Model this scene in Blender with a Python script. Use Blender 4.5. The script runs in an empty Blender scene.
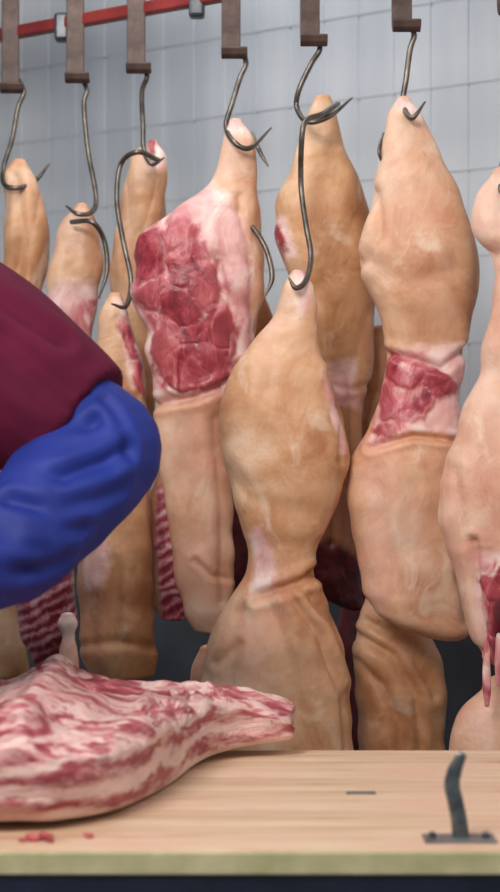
import bpy, math, random
import numpy as np
from mathutils import Vector, Matrix, noise

random.seed(3)
scene = bpy.context.scene
scene.view_settings.view_transform = 'Standard'
F = 1800.0      # focal length in image px
CZ = 1.25       # eye height (m)
TZ = 0.846      # table top height (m)

def W(px, py, d):
    return Vector(((px-250)*d/F, d, CZ-(py-446)*d/F))
def rail_d(px):
    return 3.080/(1+0.72*(px-250)/1800)

def lin(c):
    out = []
    for v in c:
        v /= 255.0
        out.append(v/12.92 if v <= 0.04045 else ((v+0.055)/1.055)**2.4)
    return (*out, 1.0)

# ------------------------------------------------------------------ materials
class NT:
    def __init__(s, name):
        s.m = bpy.data.materials.new(name); s.m.use_nodes = True
        s.t = s.m.node_tree; s.b = s.t.nodes['Principled BSDF']
        s.co = s.t.nodes.new('ShaderNodeTexCoord').outputs['Object']
    def n(s, typ, **kw):
        nd = s.t.nodes.new(typ)
        for k, v in kw.items(): setattr(nd, k, v)
        return nd
    def link(s, a, b): s.t.links.new(a, b)
    def setin(s, sock, v):
        if isinstance(v, bpy.types.NodeSocket): s.link(v, sock)
        else: sock.default_value = v
    def mapping(s, scale=(1,1,1), rot=(0,0,0), loc=(0,0,0), src=None):
        nd = s.n('ShaderNodeMapping'); s.link(src or s.co, nd.inputs[0])
        nd.inputs['Scale'].default_value = scale; nd.inputs['Rotation'].default_value = rot
        nd.inputs['Location'].default_value = loc
        return nd.outputs[0]
    def noise(s, scale, detail=4, rough=0.55, vec=None, dist=0):
        nd = s.n('ShaderNodeTexNoise'); s.link(vec or s.co, nd.inputs['Vector'])
        nd.inputs['Scale'].default_value = scale; nd.inputs['Detail'].default_value = detail
        nd.inputs['Roughness'].default_value = rough; nd.inputs['Distortion'].default_value = dist
        return nd.outputs['Fac']
    def math(s, op, a, b=0.0, c=0.0):
        nd = s.n('ShaderNodeMath', operation=op)
        for i, v in enumerate((a, b, c)): s.setin(nd.inputs[i], v)
        return nd.outputs[0]
    def ss(s, v, lo, hi, o0=0.0, o1=1.0):
        nd = s.n('ShaderNodeMapRange', interpolation_type='SMOOTHSTEP')
        s.setin(nd.inputs['Value'], v)
        nd.inputs['From Min'].default_value = lo; nd.inputs['From Max'].default_value = hi
        nd.inputs['To Min'].default_value = o0; nd.inputs['To Max'].default_value = o1
        return nd.outputs['Result']
    def mix(s, f, a, b, blend='MIX'):
        nd = s.n('ShaderNodeMix', data_type='RGBA', blend_type=blend)
        s.setin(nd.inputs[0], f); s.setin(nd.inputs[6], a); s.setin(nd.inputs[7], b)
        return nd.outputs[2]
    def ramp(s, f, stops):
        nd = s.n('ShaderNodeValToRGB'); s.link(f, nd.inputs[0])
        e = nd.color_ramp.elements
        while len(e) < len(stops): e.new(0.5)
        for i, (p, c) in enumerate(stops):
            e[i].position = p; e[i].color = c
        return nd.outputs[0]
    def attr(s, name):
        nd = s.n('ShaderNodeAttribute'); nd.attribute_name = name
        return nd.outputs['Fac']
    def bump(s, h, strength=0.3, dist=0.01, prev=None):
        nd = s.n('ShaderNodeBump'); s.link(h, nd.inputs['Height'])
        nd.inputs['Strength'].default_value = strength; nd.inputs['Distance'].default_value = dist
        if prev: s.link(prev, nd.inputs['Normal'])
        return nd.outputs[0]
    def out(s, col, rough=0.5, bump=None, sss=0.0, metal=0.0, coat=0.0, spec=0.5):
        s.setin(s.b.inputs['Base Color'], col); s.setin(s.b.inputs['Roughness'], rough)
        s.setin(s.b.inputs['Metallic'], metal)
        s.b.inputs['Specular IOR Level'].default_value = spec
        if bump: s.link(bump, s.b.inputs['Normal'])
        if sss:
            s.b.inputs['Subsurface Weight'].default_value = sss
            s.b.inputs['Subsurface Radius'].default_value = (0.012, 0.004, 0.002)
            s.b.inputs['Subsurface Scale'].default_value = 1.0
        if coat:
            s.b.inputs['Coat Weight'].default_value = coat; s.b.inputs['Coat Roughness'].default_value = 0.3
        return s.m

def mat_pork():
    k = NT('pork_surface')
    n0 = k.noise(5, 3, 0.5)
    n1 = k.noise(12, 6, 0.6, dist=0.6)
    n2 = k.noise(36, 5, 0.65, dist=0.4)
    nf = k.math('ADD', k.math('ADD', k.math('MULTIPLY', n0, 0.46), k.math('MULTIPLY', n1, 0.40)), k.math('MULTIPLY', n2, 0.14))
    gold = k.ramp(nf, [(0.38, lin((186,122,76))), (0.45, lin((210,154,106))), (0.53, lin((225,178,136))), (0.62, lin((238,205,174)))])
    pink = k.ramp(nf, [(0.38, lin((218,156,132))), (0.5, lin((235,188,166))), (0.62, lin((244,212,196)))])
    skin = k.mix(k.attr('tone'), gold, pink)
    ros = k.noise(1.0, 5, 0.6, vec=k.mapping(scale=(9,9,5), loc=(4,2,7)), dist=0.8)
    skin = k.mix(k.ss(ros, 0.52, 0.66, 0, 0.42), skin, lin((228,160,138)))
    pal = k.noise(1.0, 5, 0.62, vec=k.mapping(scale=(14,14,9), loc=(1,8,3)), dist=0.8)
    skin = k.mix(k.ss(pal, 0.54, 0.68, 0, 0.5), skin, lin((245,222,198)))
    brown = k.ramp(n1, [(0.35, lin((132,74,42))), (0.65, lin((180,114,68)))])
    skin = k.mix(k.attr('brown'), skin, brown)
    # fat
    fatc = k.ramp(n1, [(0.34, lin((214,142,142))), (0.46, lin((234,184,178))), (0.60, lin((248,222,214)))])
    wob = k.math('MULTIPLY', k.math('SUBTRACT', k.noise(34, 4, 0.6), 0.5), 18.0)
    fs = k.math('ADD', k.attr('fat'), wob)
    col = k.mix(k.ss(fs, -6, 6), skin, fatc)
    # open flesh: soft pink tissue with fat, between and around the muscles
    g = k.noise(1.0, 6, 0.65, vec=k.mapping(scale=(30,30,14), rot=(0,0.5,0)), dist=1.0)
    fl = k.noise(1.0, 5, 0.6, vec=k.mapping(scale=(26,26,15), rot=(0,-0.5,0)), dist=1.2)
    flesh = k.ramp(fl, [(0.34, lin((178,74,88))), (0.45, lin((208,118,124))), (0.54, lin((232,172,168))), (0.64, lin((248,218,210)))])
    col = k.mix(k.ss(k.math('ADD', k.attr('flesh'), wob), -5, 6), col, flesh)
    mus = k.ramp(g, [(0.34, lin((118,24,42))), (0.46, lin((154,46,62))), (0.56, lin((186,80,90))), (0.66, lin((214,128,128))), (0.76, lin((240,192,186)))])
    mus = k.mix(k.attr('mt'), mus, lin((214,122,124)))
    small = k.math('MULTIPLY', k.math('SUBTRACT', k.noise(46, 5, 0.7), 0.5), 13.0)
    cs = k.math('ADD', k.attr('cut'), small)
    cm = k.ss(cs, -3.0, 3.5)
    col = k.mix(cm, col, mus)
    # ribs
    wave = k.n('ShaderNodeTexWave', wave_type='BANDS', bands_direction='Z'); k.link(k.mapping(rot=(0.0,0.45,0.2)), wave.inputs['Vector'])
    wave.inputs['Scale'].default_value = 17; wave.inputs['Distortion'].default_value = 6; wave.inputs['Detail'].default_value = 4; wave.inputs['Detail Scale'].default_value = 1.2; wave.inputs['Detail Roughness'].default_value = 0.7
    rf = k.math('ADD', k.math('MULTIPLY', wave.outputs['Fac'], 0.24), k.math('MULTIPLY', k.noise(1.0, 6, 0.7, vec=k.mapping(scale=(36,36,24)), dist=1), 0.76))
    ribc = k.ramp(rf, [(0.36, lin((128,36,54))), (0.47, lin((176,74,90))), (0.57, lin((204,126,142))), (0.68, lin((228,184,192)))])
    rm = k.ss(k.math('ADD', k.attr('rib'), wob), -3, 3)
    col = k.mix(rm, col, ribc)
    dm = k.ss(k.math('ADD', k.attr('dry_shade'), wob), -6, 6)
    col = k.mix(dm, col, k.ramp(n2, [(0.35, lin((56,10,22))), (0.65, lin((112,32,44)))]))  # dark dried meat; on the gap fillers this colour is painted shade
    wet = k.math('MAXIMUM', cm, rm)
    rough = k.ss(wet, 0, 1, 0.5, 0.34)
    h1 = k.noise(90, 5, 0.65)
    h2 = k.noise(11, 6, 0.6, vec=k.mapping(scale=(1.6,1.6,1.2), rot=(0,0.5,0)), dist=0.6)
    b = k.bump(h1, 0.18, 0.003)
    b = k.bump(h2, 0.38, 0.012, b)
    b = k.bump(k.math('MULTIPLY', g, cm), 0.5, 0.005, b)
    b = k.bump(k.math('MULTIPLY', fl, k.ss(k.attr('flesh'), -3, 4)), 0.4, 0.005, b)
    b = k.bump(k.math('MULTIPLY', rf, rm), 0.5, 0.006, b)
    return k.out(col, rough, b, sss=0.14, coat=0.07, spec=0.48)
PORK = mat_pork()

def mat_belly():
    k = NT('belly_layers')
    geo = k.n('ShaderNodeNewGeometry'); sx = k.n('ShaderNodeSeparateXYZ'); k.link(geo.outputs['Normal'], sx.inputs[0])
    up = k.ss(sx.outputs['Z'], 0.50, 0.78)
    st = k.noise(1.0, 6, 0.66, vec=k.mapping(scale=(5,20,24), rot=(0,0,0.30)), dist=1.8)
    top = k.ramp(st, [(0.32, lin((122,30,44))), (0.42, lin((170,66,80))), (0.48, lin((212,128,132))), (0.53, lin((246,214,206))), (0.60, lin((238,186,180))), (0.70, lin((184,86,96)))])
    sp = k.n('ShaderNodeSeparateXYZ'); k.link(k.co, sp.inputs[0])
    wv = k.math('MULTIPLY', k.math('SUBTRACT', k.noise(1.0, 5, 0.62, vec=k.mapping(scale=(8,8,22))), 0.5), 0.07)
    hz_ = k.math('ADD', sp.outputs['Z'], wv)
    lay = k.math('MULTIPLY', hz_, 10.0)
    side = k.ramp(lay, [(0.0, lin((238,208,186))), (0.12, lin((250,226,212))), (0.20, lin((238,190,180))), (0.26, lin((160,52,66))), (0.33, lin((178,74,84))), (0.39, lin((246,214,204))), (0.47, lin((240,194,186))), (0.53, lin((156,52,66))), (0.60, lin((184,84,94))), (0.66, lin((248,220,210))), (0.76, lin((238,186,180))), (0.82, lin((170,66,80)))])
    side = k.mix(k.ss(k.noise(1.0, 5, 0.65, vec=k.mapping(scale=(12,12,40))), 0.47, 0.62, 0, 0.65), side, lin((240,198,188)))
    col = k.mix(up, side, top)
    b = k.bump(st, 0.8, 0.014)
    b = k.bump(k.noise(80, 5, 0.7), 0.3, 0.004, b)
    b = k.bump(k.noise(1.0, 5, 0.65, vec=k.mapping(scale=(14,14,60))), 0.4, 0.006, b)
    return k.out(col, 0.36, b, sss=0.1, coat=0.12)

def mat_simple(name, c1, c2, scale=8, rough=0.5, metal=0.0, bump=0.1, sss=0, coat=0, spec=0.5, bd=0.004):
    k = NT(name)
    n = k.noise(scale, 5, 0.6)
    col = k.ramp(n, [(0.35, lin(c1)), (0.65, lin(c2))])
    return k.out(col, rough, k.bump(k.noise(scale*5, 4), bump, bd), sss=sss, metal=metal, coat=coat, spec=spec)

STEEL = mat_simple('hook_steel', (86,80,74), (136,126,116), 30, 0.38, 0.85)
HANG = mat_simple('hanger_iron', (66,50,46), (100,80,72), 25, 0.55, 0.3)
REDP = mat_simple('red_rail_paint', (112,30,30), (140,46,42), 12, 0.5)
DARKM = mat_simple('dark_iron', (52,56,62), (92,94,98), 20, 0.4, 0.6)
SPIKE = mat_simple('spike_steel', (84,92,94), (136,142,144), 40, 0.3, 0.9)
GALV = mat_simple('galvanised', (110,112,116), (150,152,154), 20, 0.45, 0.7)
SHIRT = mat_simple('maroon_cotton', (84,16,44), (102,24,54), 9, 0.85, bump=0.08, spec=0.2)
BLUE = mat_simple('blue_sleeve_cloth', (26,40,118), (38,56,146), 5, 0.62, bump=0.05, spec=0.3)
TROUS = mat_simple('navy_trousers', (22,28,54), (34,40,70), 30, 0.85)
SKIN = mat_simple('human_skin', (196,140,112), (214,160,132), 20, 0.5, sss=0.1)
HAIR = mat_simple('dark_hair', (30,22,18), (52,38,30), 60, 0.6)
RUBBER = mat_simple('white_rubber', (200,200,196), (225,225,220), 12, 0.45)
EYE = mat_simple('eye_white', (225,222,216), (235,232,228), 10, 0.2)
BLACK = mat_simple('black_plastic', (16,16,18), (30,30,32), 10, 0.4)

def mat_wood():
    k = NT('table_wood')
    g = k.noise(1.0, 6, 0.6, vec=k.mapping(scale=(2.5, 40, 40)), dist=0.6)
    base = k.ramp(g, [(0.3, lin((192,156,124))), (0.5, lin((218,186,156))), (0.7, lin((236,210,184)))])
    big = k.noise(4, 3)
    base = k.mix(k.ss(big, 0.45, 0.75, 0, 0.6), base, lin((226,180,158)))
    st = k.noise(1.0, 4, vec=k.mapping(scale=(4.5, 22, 1), loc=(3.1,0.4,0)))
    base = k.mix(k.ss(st, 0.55, 0.70, 0, 0.6), base, lin((184,106,86)))
    return k.out(base, 0.45, k.bump(g, 0.2, 0.003), sss=0)
WOOD = mat_wood()
EDGE = mat_simple('table_edge_laminate', (176,170,124), (208,198,158), 14, 0.45)
NAVY = mat_simple('navy_skirt', (14,20,40), (24,32,56), 14, 0.5)

def mat_wall():
    k = NT('wall_panel_paint')
    n = k.noise(1.2, 4); n2 = k.noise(1, 4, vec=k.mapping(scale=(10,10,1.0)))
    f = k.math('ADD', k.math('MULTIPLY', n, 0.5), k.math('MULTIPLY', n2, 0.5))
    c = k.ramp(f, [(0.35, lin((190,197,206))), (0.5, lin((208,213,220))), (0.65, lin((222,225,230)))])
    return k.out(c, 0.4, None)
WALL = mat_wall()
WLOW = mat_simple('wall_lower_shade', (50,54,62), (70,74,82), 5, 0.5)  # shade of the lower wall put into a dark colour
SEAM = mat_simple('panel_seam', (182,187,195), (198,202,208), 5, 0.6)
FLOORM = mat_simple('floor_concrete', (86,84,82), (124,120,116), 4, 0.45)
CEIL = mat_simple('ceiling_paint', (196,198,200), (214,214,214), 3, 0.7)

# ------------------------------------------------------------------ mesh helpers
def mk(name, V, Fc, mat, smooth=True, parent=None, loc=None):
    me = bpy.data.meshes.new(name)
    V = np.asarray(V, dtype=float)
    if loc is not None: V = V - np.array(loc)
    me.from_pydata(V.tolist(), [], Fc)
    me.materials.append(mat)
    if smooth: me.polygons.foreach_set('use_smooth', [True]*len(me.polygons))
    me.update()
    ob = bpy.data.objects.new(name, me); scene.collection.objects.link(ob)
    if loc is not None: ob.location = loc
    if parent: ob.parent = parent
    return ob

def empty(name, loc=(0,0,0)):
    e = bpy.data.objects.new(name, None); scene.collection.objects.link(e)
    e.location = loc; e.empty_display_size = 0.1
    return e

def childify(ob, par):
    ob.parent = par
    ob.matrix_parent_inverse = Matrix.Translation(-Vector(par.location))

def box(x0,x1,y0,y1,z0,z1):
    V = [(x,y,z) for x in (x0,x1) for y in (y0,y1) for z in (z0,z1)]
    Fc = [(0,1,3,2),(4,6,7,5),(0,4,5,1),(2,3,7,6),(0,2,6,4),(1,5,7,3)]
    return V, Fc

def boxob(name, b, mat, bevel=0.003, par=None):
    V, Fc = box(*b)
    c = ((b[0]+b[1])/2, (b[2]+b[3])/2, (b[4]+b[5])/2)
    ob = mk(name, V, Fc, mat, smooth=False, loc=c)
    if bevel:
        m = ob.modifiers.new('b','BEVEL'); m.width = bevel; m.segments = 2
    if par: childify(ob, par)
    return ob

def join(parts):
    V = []; Fc = []; o = 0
    for v, f in parts:
        v = [tuple(p) for p in v]; V += v
        Fc += [tuple(i+o for i in q) for q in f]; o += len(v)
    return V, Fc

def catmull(P, R, sub):
    P = [Vector(p) for p in P]
    Q = [P[0]*2-P[1]] + P + [P[-1]*2-P[-2]]
    RR = [R[0]] + list(R) + [R[-1]]
    op=[]; orr=[]
    for i in range(1, len(Q)-2):
        for j in range(sub):
            t = j/sub
            a,b,c,d = Q[i-1],Q[i],Q[i+1],Q[i+2]
            op.append(0.5*((2*b)+(c-a)*t+(2*a-5*b+4*c-d)*t*t+(3*b-a-3*c+d)*t**3))
            orr.append(RR[i]*(1-t)+RR[i+1]*t)
    op.append(P[-1]); orr.append(RR[-1])
    return op, orr

def tube(P, R, n=16, sub=6, flat=1.0, up=None, cap=True):
    if not hasattr(R, '__len__'): R = [R]*len(P)
    P, R = catmull(P, R, sub)
    if cap:
        t0 = (P[0]-P[1]).normalized(); t1 = (P[-1]-P[-2]).normalized()
        pre=[];prr=[];post=[];por=[]
        for a in (0.35,0.7,1.05,1.4):
            pre.append(P[0]+t0*R[0]*math.sin(a)); prr.append(R[0]*math.cos(a))
            post.append(P[-1]+t1*R[-1]*math.sin(a)); por.append(R[-1]*math.cos(a))
        P = pre[::-1]+P+post; R = prr[::-1]+R+por
    V=[]; Fc=[]
    T = (P[1]-P[0]).normalized()
    N = (up or Vector((0.12,0.2,1))).cross(T)
    if N.length < 1e-3: N = Vector((1,0,0)).cross(T)
    N.normalize()
    for i,p in enumerate(P):
        t = (P[min(i+1,len(P)-1)]-P[max(i-1,0)]).normalized()
        N = (N - t*N.dot(t)).normalized(); B = t.cross(N)
        for k in range(n):
            a = 2*math.pi*k/n
            V.append(p + N*(R[i]*math.cos(a)) + B*(R[i]*flat*math.sin(a)))
    for i in range(len(P)-1):
        for k in range(n):
            k2=(k+1)%n
            Fc.append((i*n+k, i*n+k2, (i+1)*n+k2, (i+1)*n+k))
    Fc.append(tuple(range(n-1,-1,-1))); Fc.append(tuple(range((len(P)-1)*n, len(P)*n)))
    return V, Fc

def ell(c, r, rot=None, nu=24, nv=16):
    V=[];Fc=[]
    M = rot or Matrix.Identity(3)
    c=Vector(c)
    for i in range(nv+1):
        ph = math.pi*(i+0.0)/nv; ph=min(max(ph,0.02),math.pi-0.02)
        for j in range(nu):
            th=2*math.pi*j/nu
            V.append(c + M@Vector((r[0]*math.sin(ph)*math.cos(th), r[1]*math.sin(ph)*math.sin(th), r[2]*math.cos(ph))))
    for i in range(nv):
        for j in range(nu):
            j2=(j+1)%nu
            Fc.append((i*nu+j,(i+1)*nu+j,(i+1)*nu+j2,i*nu+j2))
    Fc.append(tuple(range(nu))); Fc.append(tuple(range((nv+1)*nu-1, nv*nu-1,-1)))
    return V,Fc

def remeshed(name, parts, voxel, mat, smooth=4, disp=None, loc=(0,0,0)):
    V,Fc = join(parts)
    ob = mk(name+'_tmp', V, Fc, mat)
    m = ob.modifiers.new('r','REMESH'); m.mode='VOXEL'; m.voxel_size=voxel; m.use_smooth_shade=True
    s = ob.modifiers.new('s','SMOOTH'); s.iterations=smooth; s.factor=0.6
    dg = bpy.context.evaluated_depsgraph_get(); dg.update()
    me = bpy.data.meshes.new_from_object(ob.evaluated_get(dg))
    bpy.data.objects.remove(ob)
    me.name = name
    if disp:
        nrm = [v.normal.copy() for v in me.vertices]
        for v,nn in zip(me.vertices, nrm): v.co = v.co + nn*disp(v.co)
    me.transform(Matrix.Translation(-Vector(loc)))
    me.polygons.foreach_set('use_smooth',[True]*len(me.polygons))
    o = bpy.data.objects.new(name, me); scene.collection.objects.link(o); o.location=loc
    return o

def pchip(x, y, xs):
    x=np.array(x,float); y=np.array(y,float)
    h=np.diff(x); dl=np.diff(y)/h
    m=np.zeros(len(x)); m[0]=dl[0]; m[-1]=dl[-1]
    m[1:-1]=(dl[:-1]*h[1:]+dl[1:]*h[:-1])/(h[1:]+h[:-1])
    idx=np.clip(np.searchsorted(x,xs)-1,0,len(h)-1)
    t=(xs-x[idx])/h[idx]
    a=2*t**3-3*t**2+1;b=t**3-2*t**2+t;c=-2*t**3+3*t**2;d=t**3-t**2
    return a*y[idx]+b*h[idx]*m[idx]+c*y[idx+1]+d*h[idx]*m[idx+1]

def sdf(poly, X, Y):
    P=np.array(poly,float); n=len(P)
    dm=np.full(X.shape,1e9); ins=np.zeros(X.shape,bool)
    for i in range(n):
        a=P[i]; b=P[(i+1)%n]; e=b-a
        wx=X-a[0]; wy=Y-a[1]
        t=np.clip((wx*e[0]+wy*e[1])/(e@e),0,1)
        dm=np.minimum(dm,np.hypot(wx-t*e[0],wy-t*e[1]))
        c=((a[1]>Y)!=(b[1]>Y))&(X<(b[0]-a[0])*(Y-a[1])/(b[1]-a[1]+1e-9)+a[0])
        ins^=c
    return np.where(ins,dm,-dm)

def pdist(poly, X, Y):
    P=np.array(poly,float); dm=np.full(X.shape,1e9)
    for i in range(len(P)-1):
        a=P[i]; e=P[i+1]-a
        wx=X-a[0]; wy=Y-a[1]
        t=np.clip((wx*e[0]+wy*e[1])/(e@e),0,1)
        dm=np.minimum(dm,np.hypot(wx-t*e[0],wy-t*e[1]))
    return dm

def loft(rows, d, depth=0.72, nu=96, step=2.4, amp=0.0065, ns=8, mus=(), flesh=(), fat=(), rib=(), dry_shade=(), creases=(), tone=0.1, brown=0.0, yo=0.0, expo=2.45, lean=0.0, capk=0.55, capb=None, btilt=0.0, tonef=None, brownf=None, folds=0.0, mscale=1.0, edge=4):
    """hanging piece: stacked horizontal cross sections; rows = (height unit, left, right) in units of d/F metres"""
    s=d/F
    if capb is None: capb=capk
    r=np.array([q[:3] for q in rows],float)
    n=max(12,int((r[-1,0]-r[0,0])/step))
    ys=np.linspace(r[0,0],r[-1,0],n)
    xl=pchip(r[:,0],r[:,1],ys); xr=pchip(r[:,0],r[:,2],ys)
    for i,y in enumerate(ys):
        f=min(1,(y-ys[0])/60)*min(1,(xr[i]-xl[i])/60)
        xl[i]+=edge*f*noise.noise(Vector((y/30,d*9,1)))
        xr[i]+=edge*f*noise.noise(Vector((y/30,d*9,11)))
    cx=(xl+xr)/2; hw=(xr-xl)/2
    a=np.array([0.25,0.5,0.75,1.0,1.2,1.35,1.48])
    ys=np.concatenate([(ys[0]-capk*hw[0]*np.sin(a))[::-1], ys, ys[-1]+capb*hw[-1]*np.sin(a)])
    cx=np.concatenate([np.full(7,cx[0]),cx,np.full(7,cx[-1])])
    hw=np.concatenate([(hw[0]*np.cos(a))[::-1],hw,hw[-1]*np.cos(a)])
    m=len(ys)
    th=np.linspace(0,2*np.pi,nu,endpoint=False)
    ct=np.sign(np.cos(th))*np.abs(np.cos(th))**(2/expo); st=np.sign(np.sin(th))*np.abs(np.sin(th))**(2/expo)
    X=cx[:,None]+hw[:,None]*ct[None]; Y=np.repeat(ys[:,None],nu,1)
    bt_=np.clip((ys-(ys[-1]-60))/60,0,1)**1.5
    Y=Y+btilt*bt_[:,None]*hw[:,None]*ct[None]
    D=depth*hw[:,None]*st[None]
    wx=(X-250)*s; wy=d+yo+D*s+lean*(Y-ys[0])*s; wz=CZ-(Y-446)*s
    front=np.broadcast_to(st[None]<0.12,X.shape)
    NX=np.broadcast_to(np.cos(th)[None],X.shape); NY=np.broadcast_to(np.sin(th)[None],X.shape)
    def field(polys):
        f=np.full(X.shape,-40.0)
        for p in polys: f=np.maximum(f,sdf(p,X,Y))
        return np.where(front,np.clip(f,-40,40),-40)
    ff=field(fat);fr=field(rib);fd=field(dry_shade);fh=field(flesh)
    f1=np.full(X.shape,-40.0); f2=np.full(X.shape,-40.0); mt=np.zeros(X.shape)
    if len(mus):
        WX=np.zeros(X.shape);WY=np.zeros(X.shape)
        for i in range(m):
            for j in range(nu):
                v=noise.noise_vector(Vector((X[i,j]/26,Y[i,j]/26,d*7)))
                v2=noise.noise_vector(Vector((X[i,j]/10,Y[i,j]/10,d*3)))
                WX[i,j]=v.x*16+v2.x*5; WY[i,j]=v.y*16+v2.y*5
        wsum=np.full(X.shape,1e-6)
        for (mx,my,rx,ry,ang,tn) in mus:
            rx*=mscale; ry*=mscale
            ca,sa=math.cos(math.radians(ang)),math.sin(math.radians(ang))
            dx=X+WX-mx; dy=Y+WY-my
            u=(dx*ca+dy*sa)/rx; v=(-dx*sa+dy*ca)/ry
            f=(1-np.sqrt(u*u+v*v))*min(rx,ry)
            wgt=np.exp(np.clip(f,-30,30)*.8); mt+=wgt*tn; wsum+=wgt
            up=f>f1
            f2=np.where(up,f1,np.maximum(f2,f)); f1=np.maximum(f1,f)
        mt/=wsum
        fc=np.minimum(f1,(f1-f2)*1.3+0.2)
        fc=np.where(front,np.clip(fc,-40,40),-40)
    else: fc=np.full(X.shape,-40.0)
    dsp=np.zeros(X.shape)
    fade=np.clip(hw/18,0.25,1)
    for i in range(m):
        for j in range(nu):
            p=Vector((wx[i,j],wy[i,j],wz[i,j]))
            v=noise.noise(p*ns)*amp*1.4+noise.noise(p*ns*2.6)*amp*0.4
            if folds: v-=folds*max(0,0.35-abs(noise.noise(Vector((p.x*14,p.y*14,p.z*5+d*5)))))*2
            if ff[i,j]>-3 or fh[i,j]>-3: v+=noise.noise(p*28)*.0035
            dsp[i,j]=v*fade[i]
    if len(mus): dsp+=np.where(front,np.clip(fc,-2,5)*0.0004-0.0008,0)*(np.clip(f1,-8,0)/8+1)
    for c in creases:
        dd=pdist(c[0],X,Y); dsp-=np.where(front,c[2]*(np.exp(-(dd/c[1])**2)-.35*np.exp(-((dd-2.2*c[1])/(1.3*c[1]))**2)),0)
    wx=wx+NX*dsp; wy=wy+NY*dsp
    V=np.stack([wx,wy,wz],-1).reshape(-1,3)
    Fc=[]
    for i in range(m-1):
        for j in range(nu):
            j2=(j+1)%nu
            Fc.append((i*nu+j,(i+1)*nu+j,(i+1)*nu+j2,i*nu+j2))
    Fc.append(tuple(range(nu))); Fc.append(tuple(range(m*nu-1,(m-1)*nu-1,-1)))
    tn=np.full(X.shape,float(tone)); bn=np.full(X.shape,float(brown))
    if tonef is not None: tn=np.clip(tonef(X,Y),0,1)
    if brownf is not None: bn=np.clip(brownf(X,Y),0,1)
    return dict(V=V,F=Fc,cut=fc.ravel(),flesh=fh.ravel(),fat=ff.ravel(),rib=fr.ravel(),dry_shade=fd.ravel(),tone=tn.ravel(),brown=bn.ravel(),mt=mt.ravel())

def carcass(name, lofts, origin):
    V=np.concatenate([l['V'] for l in lofts]); Fc=[];o=0
    for l in lofts:
        Fc+=[tuple(i+o for i in q) for q in l['F']]; o+=len(l['V'])
    ob=mk(name,V,Fc,PORK,loc=tuple(origin))
    for k in ('cut','flesh','fat','rib','dry_shade','tone','brown','mt'):
        at=ob.data.attributes.new(k,'FLOAT','POINT')
        at.data.foreach_set('value',np.concatenate([l[k] for l in lofts]).astype(np.float32))
    return ob

def blobs(base, lst):
    def f(X,Y):
        t=np.full(X.shape,float(base))
        for (x,y,rx,ry,v) in lst: t=t+v*np.exp(-((X-x)/rx)**2-((Y-y)/ry)**2)
        return t
    return f

# ------------------------------------------------------------------ pork
dA=3.38
carcass('pork_leg',[loft([(162,13,27),(170,8,32),(182,5,40),(200,5,46),(230,4,51),(255,2,52),(275,0,49),(300,2,44),(340,4,38),(420,0,36),(520,-14,24),(600,-18,22),(650,-16,27),(672,-10,30)],dA,tone=0.1,depth=.7,folds=.010,
   creases=[([(18,180),(24,230),(20,280)],5,.005)],
   brownf=blobs(0.1,[(48,230,10,60,.6),(8,260,20,30,.4)]))],W(20,170,dA))
dB=3.27
carcass('pork_leg',[loft([(207,74,90),(216,66,96),(235,55,99),(260,46,101),(290,42,99),(320,48,97),(345,58,94),(400,58,92),(460,40,82),(540,22,78),(600,14,76),(640,20,73),(658,30,66)],dB,tone=0.35,folds=.010,
   fat=[[(42,296),(64,282),(104,288),(100,345),(40,335)]],flesh=[[(80,306),(100,296),(98,335),(72,334)]],
   rib=[[(0,575),(78,560),(78,665),(10,665)]],brownf=blobs(0.1,[(95,240,14,40,.5)]))],W(82,210,dB))
dC=3.27
carcass('pork_leg',[loft([(143,146,160),(152,134,166),(168,126,169),(190,119,171),(225,113,167),(260,111,163),(300,112,160),(350,122,158),(400,132,156),(440,136,154),(520,134,156),(600,130,156),(640,135,152)],dC,tone=0.1,folds=.010,
   fat=[[(140,136),(168,136),(170,168),(150,172)]],mus=[(156,150,6,8,0,.5)],
   brownf=blobs(0.15,[(160,240,14,100,.5),(118,230,8,50,.3),(140,400,30,60,.7)]))],W(152,145,dC))
dD=3.08
carcass('pork_leg',[loft([(296,108,122),(312,98,130),(332,94,136),(356,93,142),(382,100,146),(410,110,148),(440,112,148),(475,106,146),(505,94,150),(540,82,150),(580,76,152),(620,78,156),(655,84,159),(674,92,156)],dD,tone=0.05,depth=.75,folds=.006,capb=.25,
   fat=[[(84,540),(110,534),(112,562),(104,584),(92,590),(84,580)],[(116,300),(134,308),(148,370),(134,392)]],mus=[(134,340,8,24,-15,.0),(141,374,7,18,0,.1)],
   creases=[([(80,644),(120,638),(155,646)],4,.003),([(116,560),(120,600),(114,640)],5,.004)],
   brownf=blobs(0.15,[(150,600,18,80,.65),(120,400,20,50,.5)])),
   loft([(616,61,75),(623,58,78),(634,62,75),(650,60,77),(690,58,79)],3.02,tone=0.8,amp=.003,edge=0,fat=[[(50,608),(84,608),(84,640),(50,640)]])],W(115,298,dD))
dE=3.06
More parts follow.
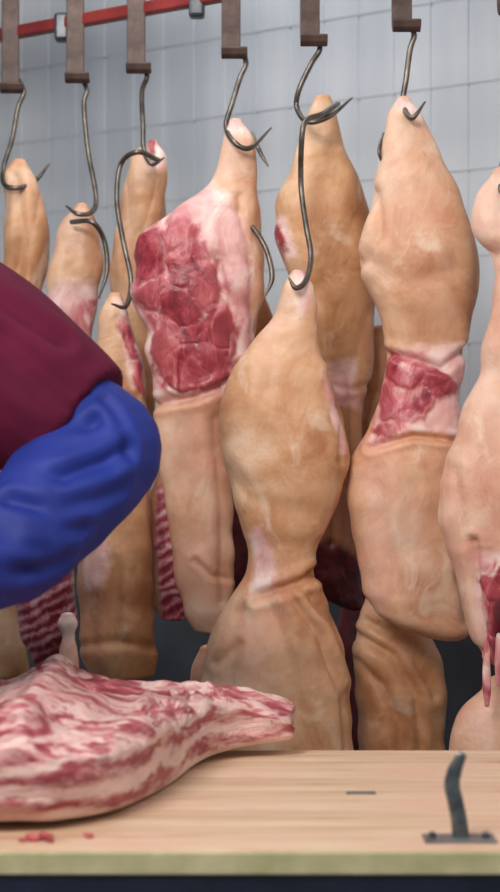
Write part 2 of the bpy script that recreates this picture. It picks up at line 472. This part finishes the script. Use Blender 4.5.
carcass('shade_filler',[
  loft([(122,229,243),(135,224,252),(152,220,255),(172,214,257),(190,202,258),(204,184,259),(216,166,260),(232,140,261),(250,134,261),(272,138,262),(292,131,263),(312,137,261),(332,146,258),(352,146,252),(378,152,242),(402,155,230),(430,157,226),(460,161,227),(490,165,230),(520,168,231),(560,174,234),(595,180,233),(618,186,230),(630,194,222)],dE,depth=.44,nu=200,step=1.5,capb=.25,btilt=.1,
   fat=[[(228,112),(254,116),(252,136),(226,134)],[(205,186),(228,196),(246,226),(254,290),(258,340),(246,382),(200,398),(150,406),(130,350),(125,250),(160,205)]],
   flesh=[[(136,236),(168,212),(200,234),(218,262),(232,288),(242,320),(238,362),(218,390),(180,398),(154,388),(156,340),(136,306),(132,264)]],
   mus=[(150,256,20,22,10,.0),(172,234,11,14,30,.4),(188,262,13,34,8,.0),(158,296,18,15,-20,.3),(180,310,18,23,0,.1),(208,288,15,28,-25,.25),(194,334,20,19,0,.0),(168,344,13,26,15,.35),(222,328,15,28,0,.15),(184,370,19,19,-20,.05),(212,364,18,21,20,.15),(229,346,8,18,0,.5)],mscale=1.12,
   creases=[([(146,406),(196,398),(236,382)],4,.009),([(240,200),(250,260),(257,330)],5,.005),([(196,560),(212,575),(230,578)],3,.003),([(160,212),(200,208),(240,214)],4,.003),([(214,262),(232,300),(240,350)],4,.004),([(216,420),(222,500),(224,600)],6,.005),([(182,430),(186,480),(200,540)],8,.003)],
   tonef=blobs(0.45,[(190,450,40,40,.25),(200,600,30,40,.1)]),brownf=blobs(0.0,[(256,200,8,60,.5),(226,470,9,120,.45),(225,150,20,30,.2)])),
  loft([(470,160,182),(500,150,186),(540,142,187),(580,141,187),(605,148,188),(618,160,187)],3.14,depth=.4,tone=0.5,brown=.4,capb=.2,
   rib=[[(158,480),(190,480),(190,630),(164,626),(156,560)]])],W(236,124,dE))
dF=3.06
carcass('pork_leg',[
  loft([(99,315,331),(112,308,336),(132,300,342),(160,290,353),(190,280,365),(222,276,371),(252,279,375),(282,290,377),(312,302,378),(342,313,377),(372,322,374),(398,328,366),(430,331,362),(470,322,362),(520,314,362),(570,308,364),(600,316,366)],dF,depth=.62,nu=120,folds=.006,capb=.3,btilt=.35,
   fat=[[(326,366),(356,362),(356,408),(328,404)],[(270,212),(284,222),(296,258),(284,262)]],
   mus=[(281,238,6,16,-15,.1),(332,585,24,16,25,0),(352,600,14,12,20,.1)],
   dry_shade=[[(298,545),(330,538),(368,562),(370,625),(300,620)]],
   creases=[([(326,385),(350,390),(372,384)],3,.003),([(330,400),(334,460),(330,540)],5,.010),([(350,400),(348,470)],4,.005)],
   tonef=blobs(0.0,[(345,385,30,20,.5),(330,500,40,60,.4)]),brownf=blobs(0.2,[(368,250,14,100,.5),(340,490,40,70,.6),(300,130,20,60,-.2)]))],W(322,100,dF))
carcass('shade_filler',[loft([(330,372,390),(350,364,392),(390,360,394),(430,360,392),(470,364,392),(540,366,392),(600,370,390)],3.12,depth=.7,tone=0.0,brown=.7)],W(380,330,3.12))
carcass('shade_filler',[loft([(290,246,262),(320,240,272),(380,226,280),(450,220,284),(520,218,280),(590,216,272),(625,224,262)],3.30,depth=.5,tone=0.0,brown=1,folds=.012,  # filler added behind the gap, its dark colour stands in for shade
   dry_shade=[[(200,400),(290,400),(290,640),(200,640)]])],W(256,290,3.30))
carcass('shade_filler',[loft([(560,350,380),(600,340,400),(650,330,420),(700,326,440),(780,330,446)],3.34,depth=.5,tone=0.0,brown=1,  # dark filler behind the lower row, shade painted into its colour
   dry_shade=[[(320,560),(450,560),(450,790),(320,790)]])],W(365,560,3.34))
dG=2.86
carcass('pork_leg',[
  loft([(273,291,303),(285,284,311),(300,280,316),(320,271,318),(340,255,320),(356,241,322),(376,227,328),(396,219,336),(425,217,345),(448,220,350),(470,226,347),(492,231,340),(518,237,331),(545,243,320),(565,244,314),(590,235,322),(620,220,336),(650,207,343),(690,198,349),(730,192,353),(790,192,353)],dG,depth=.64,nu=150,step=2,folds=.002,
   fat=[[(248,528),(262,524),(270,548),(276,570),(270,590),(256,592),(250,574)],[(292,266),(306,270),(310,300),(300,318)],[(318,372),(332,385),(348,420),(352,450),(344,452),(330,410)]],
   mus=[(346,415,4,20,-14,.3)],
   creases=[([(258,594),(286,585),(318,572)],4.5,.012),([(288,592),(318,632),(342,692),(350,760)],4.5,.007),([(300,586),(332,620),(354,672)],4.5,.008),([(268,600),(290,660),(304,730),(310,780)],6,.005),([(240,612),(232,660),(220,720)],7,.004),([(330,372),(345,420),(342,460)],4,.005),([(218,660),(240,640)],4,.003),([(285,318),(272,350),(268,390)],8,.003),([(226,470),(250,500),(300,508)],9,.003)],
   tonef=blobs(0.2,[(255,400,35,50,0),(280,330,30,30,.1),(230,690,50,60,.35)]),brownf=blobs(0.03,[(340,440,14,70,.5),(222,430,10,60,.4),(310,620,30,50,.4)])),
  loft([(650,200,222),(665,192,226),(690,190,226),(720,192,226)],2.90,tone=0.6,depth=.6)],W(297,275,dG))
dI=2.98
carcass('pork_leg',[
  loft([(560,376,390),(600,366,402),(625,358,424),(645,354,436),(680,354,443),(720,358,446),(752,360,447),(800,364,444)],dI,depth=.65,nu=120,step=1.8,tone=0.1,brown=.35,folds=.0,
   creases=[([(356,634),(390,652),(414,692),(420,760)],4.5,.006),([(356,660),(380,682),(396,716),(400,770)],4.5,.005),([(366,620),(407,642),(432,692)],4.5,.005)])],W(382,560,dI))
dH=2.88
carcass('pork_leg',[
  loft([(100,396,412),(112,387,423),(132,385,432),(160,380,446),(185,374,457),(210,366,466),(236,359,473),(254,357,476),(272,360,478),(300,371,476),(325,378,470),(345,384,466),(362,386,465),(385,383,464),(405,376,465),(425,366,467),(450,354,468),(480,349,468),(530,351,471),(570,356,471),(600,362,471),(618,370,470)],dH,depth=.52,nu=170,step=1.8,folds=.003,capb=.35,btilt=.35,
   fat=[[(380,350),(470,346),(470,438),(440,434),(410,430),(368,448)],[(392,96),(426,104),(424,124),(400,112)]],
   flesh=[[(382,358),(416,362),(450,376),(448,398),(420,412),(402,436),(374,442),(380,400)]],
   mus=[(402,374,22,12,20,.05),(432,386,22,10,5,.1),(392,402,12,20,10,.2),(418,402,18,10,-35,.0),(386,428,13,11,-40,.25)],
   creases=[([(384,354),(410,360),(440,370),(466,350)],4,.008),([(368,448),(412,436),(466,442)],3,.009),([(418,412),(440,440)],3,.003),([(372,195),(376,235),(364,262)],6,.006),([(364,262),(400,284),(450,274)],9,.004),([(462,470),(458,560),(462,620)],5,.005),([(376,470),(380,530),(396,590)],8,.003)],
   tonef=blobs(0.4,[(410,210,40,60,.2),(390,330,40,40,-.1),(470,250,15,120,-.3),(410,540,50,80,.15)]),brownf=blobs(0.0,[(474,260,12,90,.65),(430,330,40,24,.35),(468,520,10,90,.5),(366,300,12,40,.3)]))],W(404,100,dH))
dJ=2.74
carcass('shade_filler',[
  loft([(174,490,520),(188,479,538),(210,473,548),(235,476,552),(252,488,552),(272,494,552),(300,492,558),(350,483,564),(400,470,568),(450,452,570),(488,440,572),(520,440,572),(560,450,568),(600,458,560),(635,468,548),(652,480,538)],dJ,depth=.5,nu=150,step=2,folds=.002,
   fat=[[(470,550),(520,550),(520,665),(480,655),(472,600)]],
   flesh=[[(474,560),(530,558),(530,660),(486,652),(476,600)]],
   mus=[(494,580,18,17,10,.0),(498,612,15,24,-10,.0),(516,640,16,18,0,.1),(490,640,8,18,-12,.1)],
   dry_shade=[[(488,596),(520,590),(520,650),(492,648)]],
   creases=[([(470,540),(474,600),(482,650)],4,.008),([(452,470),(462,540)],6,.003),([(490,255),(520,258)],6,.006)],tone=0.85),
  loft([(630,485,491),(660,483,490),(690,483,491),(706,485,489)],2.72,tone=0.9,depth=.6,amp=.003,edge=0,flesh=[[(470,620),(500,620),(500,720),(470,720)]]),
  loft([(630,496,502),(660,495,503),(685,496,501)],2.71,tone=0.9,depth=.6,amp=.003,edge=0,flesh=[[(470,620),(520,620),(520,720),(470,720)]]),
  loft([(690,482,545),(705,465,550),(730,452,556),(760,446,560),(800,448,560)],2.80,tone=0.6,depth=.6)],W(505,175,dJ))

# ------------------------------------------------------------------ hooks & hangers
def hook(pts, d0, d1, r=0.0046):
    n=len(pts)
    P=[W(p[0],p[1],d0+(d1-d0)*i/(n-1)+(p[2] if len(p)>2 else 0)) for i,p in enumerate(pts)]
    R=[r]*(n-1)+[r*0.35]
    V,Fc=tube(P,R,12,8)
    return mk('meat_hook',V,Fc,STEEL,loc=tuple(P[0]))
hz=1.912
hook([(19,80,.03),(24,92,.0),(18,108),(12,140),(4,166),(4,184,-.03),(18,188,-.04),(36,180,0),(49,164,0)],rail_d(18),dA)
hook([(80,76,.03),(87,90),(84,105),(88,150),(96,196),(92,212,-.04),(78,214,-.06),(66,206,-.02)],rail_d(80),dB)
hook([(72,222,.0),(92,222,-.03),(104,240),(107,270),(99,298)],3.22,3.18)
hook([(140,62,.03),(147,76),(142,92),(143,125),(144,150,-.02),(152,164,-.05),(164,158,-.04)],rail_d(140),dC)
hook([(158,160,-.02),(138,152,-.05),(121,164),(117,200),(123,240),(131,280),(126,306,-.05),(112,304,-.06)],3.2,dD)
hook([(238,48,.03),(246,62),(240,78),(232,104),(226,126),(234,142,-.05),(250,148,-.04),(271,128)],rail_d(237),dE)
hook([(240,216,.02),(256,232),(267,252),(272,278),(264,298)],3.04,3.0)
hook([(252,134,.03),(260,152,0),(268,166,0)],3.05,3.03,.004)
hook([(312,34,.03),(320,48),(311,64),(299,90),(297,108),(308,122,-.05),(330,116,-.05),(352,98)],rail_d(312),dF-.02)
hook([(338,104,.02),(322,114,-.04),(307,120,-.05),(302,136,-.04),(301,185),(306,225),(311,256),(306,280,-.05),(296,288,-.06),(289,278,-.04)],3.02,dG)
hook([(405,18,.03),(414,34),(410,50),(406,80),(403,104),(412,118,-.04),(425,102,-.03)],rail_d(405),dH)
hook([(384,134,.02),(379,152),(386,170,.01)],2.87,2.87,.003)
hook([(512,0,.03),(520,20),(514,60),(506,140),(500,186,-.03),(512,196,-.06),(526,184)],rail_d(500),dJ)

rail=empty('overhead_meat_rail',(0,3.08,2.3))
def rp(px): 
    d=rail_d(px); return Vector(((px-250)*d/F,d,0))
dirv=(rp(405)-rp(15)).normalized(); nv=Vector((-dirv.y,dirv.x,0))
def railbar(name,z0,z1,off,half,mat,t0=-1.6,t1=1.5):
    c=rp(237)+nv*off
    V=[];
    for t in (t0,t1):
        for o in (-half,half):
            for z in (z0,z1): V.append(c+dirv*t+nv*o+Vector((0,0,z)))
    Fc=[(0,1,3,2),(4,6,7,5),(0,4,5,1),(2,3,7,6),(0,2,6,4),(1,5,7,3)]
    o=mk(name,V,Fc,mat,smooth=False)
    m=o.modifiers.new('b','BEVEL');m.width=.004;m.segments=2
    childify(o,rail); return o
railbar('red_tube',2.026,2.049,.022,.012,REDP)
railbar('upper_web',2.16,2.28,.0,.006,GALV)
railbar('top_flange',2.27,2.285,.0,.04,GALV)
railbar('lower_flange',2.15,2.165,.0,.035,GALV)
for t in (-1.2,0,1.2):
    c=rp(237)+dirv*t
    boxob('drop_rod',(c.x-.012,c.x+.012,c.y-.012,c.y+.012,2.28,2.70),GALV,.003,rail)
for px in (55,190,330):
    c=rp(px)+nv*.02
    boxob('clamp',(c.x-.014,c.x+.014,c.y-.016,c.y+.016,2.004,2.056),DARKM,.006,rail)

def hanger(px):
    c=rp(px)
    path=[(0,.30),(0,.05),(-.001,.018),(-.008,.004),(-.02,-.001),(-.031,.004),(-.036,.014)]
    V=[];Fc=[]
    for i,(y,z) in enumerate(path):
        a=path[max(i-1,0)];b=path[min(i+1,len(path)-1)]
        t=Vector((b[0]-a[0],b[1]-a[1])).normalized(); nn=Vector((t.y,-t.x))*.003
        wv=.0165+(.006 if i>=3 else 0); sh=.006 if i>=3 else 0
        for (sx,sn) in ((-1,-1),(1,-1),(1,1),(-1,1)):
            V.append((c.x+sx*wv+sh, c.y+.006+y+nn.x*sn, hz+.006+z+nn.y*sn))
    for i in range(len(path)-1):
        for k in range(4): Fc.append((i*4+k,i*4+(k+1)%4,(i+1)*4+(k+1)%4,(i+1)*4+k))
    Fc.append((3,2,1,0)); m=(len(path)-1)*4; Fc.append((m,m+1,m+2,m+3))
    o=mk('rail_hanger',V,Fc,HANG,smooth=False,loc=(c.x,c.y,hz))
    b=o.modifiers.new('b','BEVEL');b.width=.0018;b.segments=2
for px in (10,75,136,231,310,402,508): hanger(px)

# ------------------------------------------------------------------ room
def wall():
    base=rp(237)+nv*0.62
    V=[];Fc=[]
    pitch=.085; t=-3.2; prof=[]
    while t<2.6:
        prof+= [(t,0),(t+pitch-.007,0),(t+pitch-.005,.003),(t+pitch-.002,.003)]
        t+=pitch
    zs=[0.92,2.75]
    for (t,o) in prof:
        p=base+dirv*t+nv*o
        for z in zs: V.append((p.x,p.y,z))
    for i in range(len(prof)-1): Fc.append((i*2,i*2+2,i*2+3,i*2+1))
    n0=len(V)
    a=base+dirv*(-3.2)+nv*.1; b=base+dirv*t+nv*.1
    V+=[(a.x,a.y,.92),(a.x,a.y,2.75),(b.x,b.y,.92),(b.x,b.y,2.75)]
    Fc+=[(n0,n0+1,n0+3,n0+2)]
    mk('wall_back',V,Fc,WALL,smooth=False)
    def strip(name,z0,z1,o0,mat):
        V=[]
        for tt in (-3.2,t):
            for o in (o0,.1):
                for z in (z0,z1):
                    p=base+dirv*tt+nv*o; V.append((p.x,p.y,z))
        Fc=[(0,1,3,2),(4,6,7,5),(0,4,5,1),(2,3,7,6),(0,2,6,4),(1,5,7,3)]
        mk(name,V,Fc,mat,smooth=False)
    strip('trim_1',0,.99,-.012,WLOW)  # dark band painted where the lower wall lies in shade
    for i in range(9):
        z=1.11+i*.17
        strip('trim_%d'%(i+2),z,z+.004,-.0008,SEAM)
wall()
boxob('floor',(-3,3,-.6,6.2,-.1,0),FLOORM,0)
boxob('ceiling',(-3,3,-.6,6.2,2.70,2.8),CEIL,0)

# ------------------------------------------------------------------ table
tab=empty('butcher_table',(0,2.1,0))
x0,x1,y0,y1=-1.25,0.95,1.80,2.39
pl=(y1-y0)/3
for i in range(3):
    boxob('plank_%d'%(i+1),(x0,x1,y0+i*pl+.0003,y0+(i+1)*pl-.0003,TZ-.022,TZ),WOOD,.001,tab)
boxob('front_edge',(x0,x1,y0-.006,y0,TZ-.024,TZ-.0008),EDGE,.002,tab)
boxob('skirt_front',(x0+.01,x1-.01,y0-.002,y0+.022,TZ-.22,TZ-.0235),NAVY,.002,tab)
boxob('skirt_back',(x0+.01,x1-.01,y1-.03,y1-.012,TZ-.16,TZ-.022),NAVY,.002,tab)
for i,(a,b) in enumerate(((x0+.03,y0+.03),(x1-.08,y0+.03),(x0+.03,y1-.08),(x1-.08,y1-.08))):
    boxob('leg_%d'%(i+1),(a,a+.05,b,b+.05,0,TZ-.022),GALV,.004,tab)
boxob('shelf',(x0+.03,x1-.03,y0+.03,y1-.03,.25,.27),GALV,.003,tab)

sp=empty('steel_table_spike',(.21,1.846,TZ))
def sw(px,py,dy=0): return W(px,py,1.852+dy)
P=[sw(461,838),sw(459,820),sw(455,800),sw(452,785),sw(455,770),sw(461,757)]
V,Fc=tube(P,[.0088,.0084,.0082,.0082,.0076,.0055],16,8,flat=.45,up=Vector((0,-1,0)))
o=mk('tine',V,Fc,SPIKE,loc=tuple(P[0])); childify(o,sp)
boxob('base_plate',(.178,.252,1.828,1.866,TZ,TZ+.0025),GALV,.001,sp)
for x in (.187,.242):
    V,Fc=tube([(x,1.847,TZ+.002),(x,1.847,TZ+.005)],.004,12,2)
    o=mk('screw',V,Fc,DARKM); childify(o,sp)
boxob('steel_inset_plate',(.112,.146,2.086,2.100,TZ,TZ+.0015),GALV,.0005)

# pork belly slab
def belly():
    xs=np.linspace(-.78,.058,280)
    kx=[-.78,-.6,-.4,-.262,-.2,-.132,-.094,-.066,-.02,.03,.058]
    fr=pchip(kx,[1.93,1.89,1.858,1.852,1.87,1.96,2.09,2.22,2.30,2.32,2.33],xs)
    bk=pchip(kx,[2.28,2.32,2.35,2.37,2.38,2.39,2.40,2.41,2.43,2.44,2.44],xs)
    tp=pchip([-.78,-.6,-.4,-.33,-.28,-.245,-.215,-.17,-.132,-.066,-.02,.03,.058],[.075,.09,.102,.098,.112,.130,.110,.100,.094,.086,.078,.066,.058],xs)
    lf=pchip(kx,[0,0,0,0,0,0,.001,.004,.010,.016,.018],xs)
    n=180; V=[];Fc=[]
    for i,x in enumerate(xs):
        e=min(1,(x+.78)/.04); e2=min(1,(.059-x)/.008)
        sc=math.sqrt(max(.02,1-(1-max(0,e))**2))*math.sqrt(max(.4,1-(1-max(0,e2))**2))
        cy=(fr[i]+bk[i])/2; hy=(bk[i]-fr[i])/2*(.9+.1*sc)
        th_=tp[i]-lf[i]; hz2=th_/2*sc
        for j in range(n):
            a=2*math.pi*j/n
            ex=5.5
            c=math.copysign(abs(math.cos(a))**(2/ex),math.cos(a)); s=math.copysign(abs(math.sin(a))**(2/ex),math.sin(a))
            y=cy+hy*c; z=lf[i]+th_/2+hz2*s
            if s>0: z-=.010*s*max(0,-c)*sc
            if s>-.4:
                q=y*20-x*7
                rid=(.5-abs(noise.noise(Vector((x*5+1.3,q,z*6)))))*.036-.012+noise.noise(Vector((x*16,y*60-x*20,z*30)))*.009+noise.noise(Vector((x*45,y*120,z*60)))*.004
                z+=rid*max(0,min(1,(s+.4)))*(.5+.5*sc)*(.55 if x>-.05 else 1)
            if c<0:
                y+=noise.noise(Vector((x*10,z*26,2)))*.012+(.4-abs(noise.noise(Vector((x*8,z*50,5)))))*.012
                y+=.014*(1-s)*.5*max(0,-c)
            z=max(z,lf[i] if x>-.1 else 0.0)
            V.append((x+ (noise.noise(Vector((y*26,z*40,1)))*.012 if x>.03 else 0),y,TZ+.001+z))
    m=len(xs)
    for i in range(m-1):
        for j in range(n):
            j2=(j+1)%n; Fc.append((i*n+j,i*n+j2,(i+1)*n+j2,(i+1)*n+j))
    Fc.append(tuple(range(n-1,-1,-1)));Fc.append(tuple(range((m-1)*n,m*n)))
    return mk('pork_belly_slab',V,Fc,mat_belly(),loc=(-.3,2.1,TZ))
belly()
SCR=mat_simple('scrap_meat',(150,36,48),(214,110,112),60,.35)
parts=[]
for (x,y,r) in ((-.222,1.842,.007),(-.210,1.848,.007),(-.166,1.856,.005),(-.232,1.838,.004),(-.204,1.836,.004)):
    parts.append(ell((x,y,TZ+r*.5),(r*1.1,r,r*.6)))
V,Fc=join(parts)
mk('meat_scraps',[Vector(v)+noise.noise_vector(Vector(v)*150)*.002 for v in V],Fc,SCR)

# ------------------------------------------------------------------ butcher
bt=empty('butcher',(-.6,2.7,0))
def V3(*a): return Vector(a)
shL=W(-62,346,2.38); elL=W(102,449,2.295); wrL=V3(-.36,2.10,1.085)
hem=W(82,430,2.312)
def crease3(p, lines, w, dep):
    """cloth creases with a soft roll on either side; lines are 3-D polylines on the sleeve"""
    t=0
    for L in lines:
        dm=9
        for a,b in zip(L[:-1],L[1:]):
            e=b-a; q=p-a; u=max(0,min(1,q.dot(e)/e.length_squared)); dm=min(dm,(q-e*u).length)
        r=dm/w
        t+= -dep*math.exp(-r*r) + dep*.4*math.exp(-((r-1.9)/1.0)**2)
    return t
def L(*pts): return [W(*p) for p in pts]
SL=[L((30,468,2.24),(62,450,2.23),(96,420,2.22)),
    L((20,484,2.2),(64,476,2.17),(108,460,2.20),(130,448,2.22)),
    L((10,500,2.15),(56,508,2.13),(98,502,2.17),(128,490,2.21)),
    L((-30,540,2.08),(10,545,2.09),(50,552,2.13)),
    L((106,396,2.24),(128,425,2.22),(136,456,2.22)),
    L((30,520,2.11),(60,530,2.12),(90,530,2.17)),
    L((0,570,2.12),(36,572,2.13),(70,560,2.16))]
SH=[L((0,330,2.23),(40,365,2.22),(80,400,2.22)),L((-20,400,2.2),(20,420,2.2),(50,440,2.21)),L((-30,290,2.28),(20,315,2.26),(60,340,2.26)),L((0,365,2.21),(30,395,2.2),(60,425,2.2))]
def wr_shirt(p):
    return noise.noise(p*10)*.006+crease3(p,SH,.014,.009)
shirt=remeshed('shirt',[
  tube([V3(-.62,2.78,.92),V3(-.62,2.76,1.08),V3(-.62,2.66,1.22),V3(-.62,2.54,1.34),V3(-.62,2.45,1.42)],[.165,.165,.175,.18,.12],32,6),
  tube([V3(-.80,2.46,1.36),V3(-.62,2.48,1.38),V3(-.44,2.44,1.37)],[.10,.13,.11],28,6),
  tube([V3(-.46,2.44,1.36),shL,W(10,382,2.34),hem],[.125,.141,.118,.092],32,6,cap=False),
  tube([V3(-.78,2.46,1.36),V3(-.86,2.40,1.31),V3(-.93,2.34,1.25)],[.10,.095,.085],28,6,cap=False),
 ],.006,SHIRT,2,wr_shirt,loc=(-.6,2.5,1.2)); childify(shirt,bt)
def wr_blue(p):
    return crease3(p,SL,.010,.009)+noise.noise(p*12)*.006+noise.noise(Vector((p.x*24+p.z*16,p.y*16,p.z*26-p.x*18)))*.002
sl=remeshed('sleeve_left',[
  tube([W(0,390,2.35),W(60,422,2.325),W(94,442,2.30),elL],[.076,.079,.079,.078],32,6),
  tube([elL,W(60,498,2.24),W(0,556,2.18),wrL],[.077,.077,.070,.042],32,6),
 ],.004,BLUE,8,wr_blue,loc=tuple(elL)); childify(sl,bt)
elR=V3(-1.02,2.25,1.17); wrR=V3(-.86,2.08,1.06)
sr=remeshed('sleeve_right',[tube([V3(-.86,2.40,1.31),V3(-.94,2.33,1.24),elR],[.075,.075,.066],28,6),
  tube([elR,(elR+wrR)/2,wrR],[.064,.058,.04],28,6)],.008,BLUE,4,None,loc=tuple(elR)); childify(sr,bt)
tr=remeshed('trousers',[tube([V3(-.62,2.79,.98),V3(-.62,2.79,.88)],[.165,.17],28,4),
  tube([V3(-.72,2.79,.88),V3(-.73,2.76,.5),V3(-.73,2.80,.10)],[.11,.085,.07],24,6,cap=False),
  tube([V3(-.52,2.79,.88),V3(-.51,2.76,.5),V3(-.51,2.80,.10)],[.11,.085,.07],24,6,cap=False)],.012,TROUS,4,
  lambda p: noise.noise(p*12)*.006,loc=(-.62,2.79,.9)); childify(tr,bt)
for nm,x in (('boot_left',-.51),('boot_right',-.73)):
    b=remeshed(nm,[tube([V3(x,2.80,.20),V3(x,2.80,.07)],[.055,.05],20,4),tube([V3(x,2.82,.045),V3(x,2.70,.045),V3(x,2.62,.035)],[.045,.046,.034],20,5)],.007,RUBBER,3,lambda p:0,loc=(x,2.75,.05))
    zmin=min(v.co.z for v in b.data.vertices)
    b.location.z=-zmin; childify(b,bt)
hc=V3(-.62,2.30,1.60); R=Matrix.Rotation(math.radians(38),3,'X')
def hp(x,y,z): return hc+R@Vector((x,y,z))
head=remeshed('head',[ell(hc,(.076,.095,.10),R),ell(hp(0,-.022,-.06),(.056,.066,.068),R),ell(hp(0,-.05,-.105),(.026,.022,.02),R),
  tube([hp(0,-.088,.012),hp(0,-.108,-.02),hp(0,-.112,-.036)],[.009,.012,.015],12,4),
  ell(hp(.018,-.098,-.04),(.009,.01,.008),R),ell(hp(-.018,-.098,-.04),(.009,.01,.008),R),
  tube([hp(-.05,-.082,.024),hp(0,-.094,.028),hp(.05,-.082,.024)],.009,10,4),
  tube([hp(-.022,-.088,-.068),hp(0,-.097,-.066),hp(.022,-.088,-.068)],.007,10,4),
  tube([hp(-.018,-.086,-.080),hp(0,-.093,-.080),hp(.018,-.086,-.080)],.007,10,4),
  ell(hp(.078,.008,-.01),(.010,.020,.032),R),ell(hp(-.078,.008,-.01),(.010,.020,.032),R),
  tube([V3(-.62,2.46,1.42),V3(-.62,2.40,1.50),hp(0,.03,-.04)],[.068,.058,.058],20,5)],.004,SKIN,3,None,loc=tuple(hc)); childify(head,bt)
for s_,nm in ((-.031,'eye_right'),(.031,'eye_left')):
    V,Fc=ell(hp(s_,-.083,.004),(.012,.012,.011)); o=mk(nm,V,Fc,EYE); childify(o,bt)
    V,Fc=ell(hp(s_,-.0935,.002),(.005,.003,.005),R); o=mk(nm+'_iris',V,Fc,BLACK); childify(o,bt)
hair=remeshed('hair',[ell(hp(0,.016,.022),(.084,.098,.096),R)],.005,HAIR,2,lambda p:noise.noise(p*70)*.003,loc=tuple(hc))
childify(hair,bt)
def hand(name, wrist, fwd, up, curl, side, grip=False):
    X=fwd.normalized(); Z=(up-X*up.dot(X)).normalized(); Y=Z.cross(X)*side
    def q(a,b,c): return wrist+X*a+Y*b+Z*c
    parts=[tube([q(-.03,0,0),q(0,0,0),q(.02,0,0)],[.028,.027,.028],16,3,flat=.8,up=Z),
           tube([q(.03,-.026,0),q(.03,0,.003),q(.03,.026,0)],.017,14,3),
           tube([q(.055,-.030,0),q(.058,0,.003),q(.055,.030,0)],.014,14,3),
           tube([q(.078,-.031,0),q(.084,0,.003),q(.078,.031,0)],.0115,14,3),
           tube([q(.02,0,0),q(.05,0,0),q(.08,0,0)],[.02,.019,.014],14,3)]
    for i,(b,Ln) in enumerate(((-.031,.068),(-.0105,.080),(.0105,.074),(.031,.058))):
        a=0;P=[q(.078,b*.95,0)];cur=P[0]
        for sgm,fr_ in enumerate((.45,.30,.25)):
            a+=curl*(1+.1*i)*(1 if sgm else .7)
            cur=cur+(X*math.cos(a)-Z*math.sin(a))*Ln*fr_+Y*(b*.06)
            P.append(cur)
        parts.append(tube(P,[.0095,.0088,.008,.0068],12,4))
    parts.append(tube([q(.018,-.024,-.004),q(.04,-.048,-.012),q(.062,-.058,-.022 if not grip else -.035),q(.080,-.054 if not grip else -.035,-.032 if not grip else -.05)],[.014,.0115,.010,.008],12,4))
    h=remeshed(name,parts,.0028,SKIN,2,None,loc=tuple(wrist)); childify(h,bt); return h
hand('hand_left',wrL+V3(-.012,-.02,-.012),V3(-.35,-.55,-.62),V3(-.3,-.5,.6),.35,1)
hand('hand_right',wrR+V3(.01,-.015,-.012),V3(.45,-.5,-.35),V3(.2,-.2,.9),.85,-1,True)
kn=empty('boning_knife',(-.80,2.0,1.0))
kc=V3(-.812,2.03,.995)
V,Fc=tube([kc+V3(-.05,0,.02),kc,kc+V3(.06,0,-.012)],[.012,.013,.011],14,4,flat=.7); o=mk('handle',V,Fc,BLACK); childify(o,kn)
a=kc+V3(.06,0,-.012)
V=[(a.x,a.y-.001,a.z+.01),(a.x,a.y-.001,a.z-.016),(a.x+.13,a.y,a.z-.030),(a.x+.10,a.y-.0008,a.z-.005),(a.x,a.y+.001,a.z+.01),(a.x,a.y+.001,a.z-.016),(a.x+.10,a.y+.0008,a.z-.005)]
Fc=[(0,1,2,3),(4,6,2,5),(0,3,6,4),(3,2,6),(1,5,2),(0,4,5,1)]
o=mk('blade',V,Fc,STEEL,smooth=False); childify(o,kn)

# ------------------------------------------------------------------ light
w=bpy.data.worlds.new('hall_ambient'); scene.world=w; w.use_nodes=True
w.node_tree.nodes['Background'].inputs[0].default_value=(.92,.95,1,1); w.node_tree.nodes['Background'].inputs[1].default_value=.33
def area(name,loc,target,size,energy,col=(1,.965,.91),sy=None):
    l=bpy.data.lights.new(name,'AREA'); l.energy=energy; l.size=size; l.color=col
    if sy: l.shape='RECTANGLE'; l.size_y=sy
    o=bpy.data.objects.new(name,l); scene.collection.objects.link(o); o.location=loc
    o.rotation_euler=(Vector(target)-Vector(loc)).to_track_quat('-Z','Y').to_euler()
area('ceiling_light',(-.7,.9,2.6),(0,3.0,1.1),.9,56)
area('ceiling_light.001',(1.0,1.5,2.62),(.1,3.1,1.2),.9,13)
area('wall_fill_light',(.0,3.42,2.66),(.2,3.8,1.7),.4,13,(.94,.97,1),2.2)  # fill light added to brighten the back wall, not an actual fixture

cam=bpy.data.cameras.new('camera'); co=bpy.data.objects.new('camera',cam); scene.collection.objects.link(co)
co.location=(0,0,CZ); co.rotation_euler=(math.radians(90),0,0)
cam.sensor_fit='HORIZONTAL'; cam.sensor_width=36; cam.lens=36*F/500
cam.clip_start=.05
cam.dof.use_dof=True; cam.dof.focus_distance=2.7; cam.dof.aperture_fstop=8
scene.camera=co
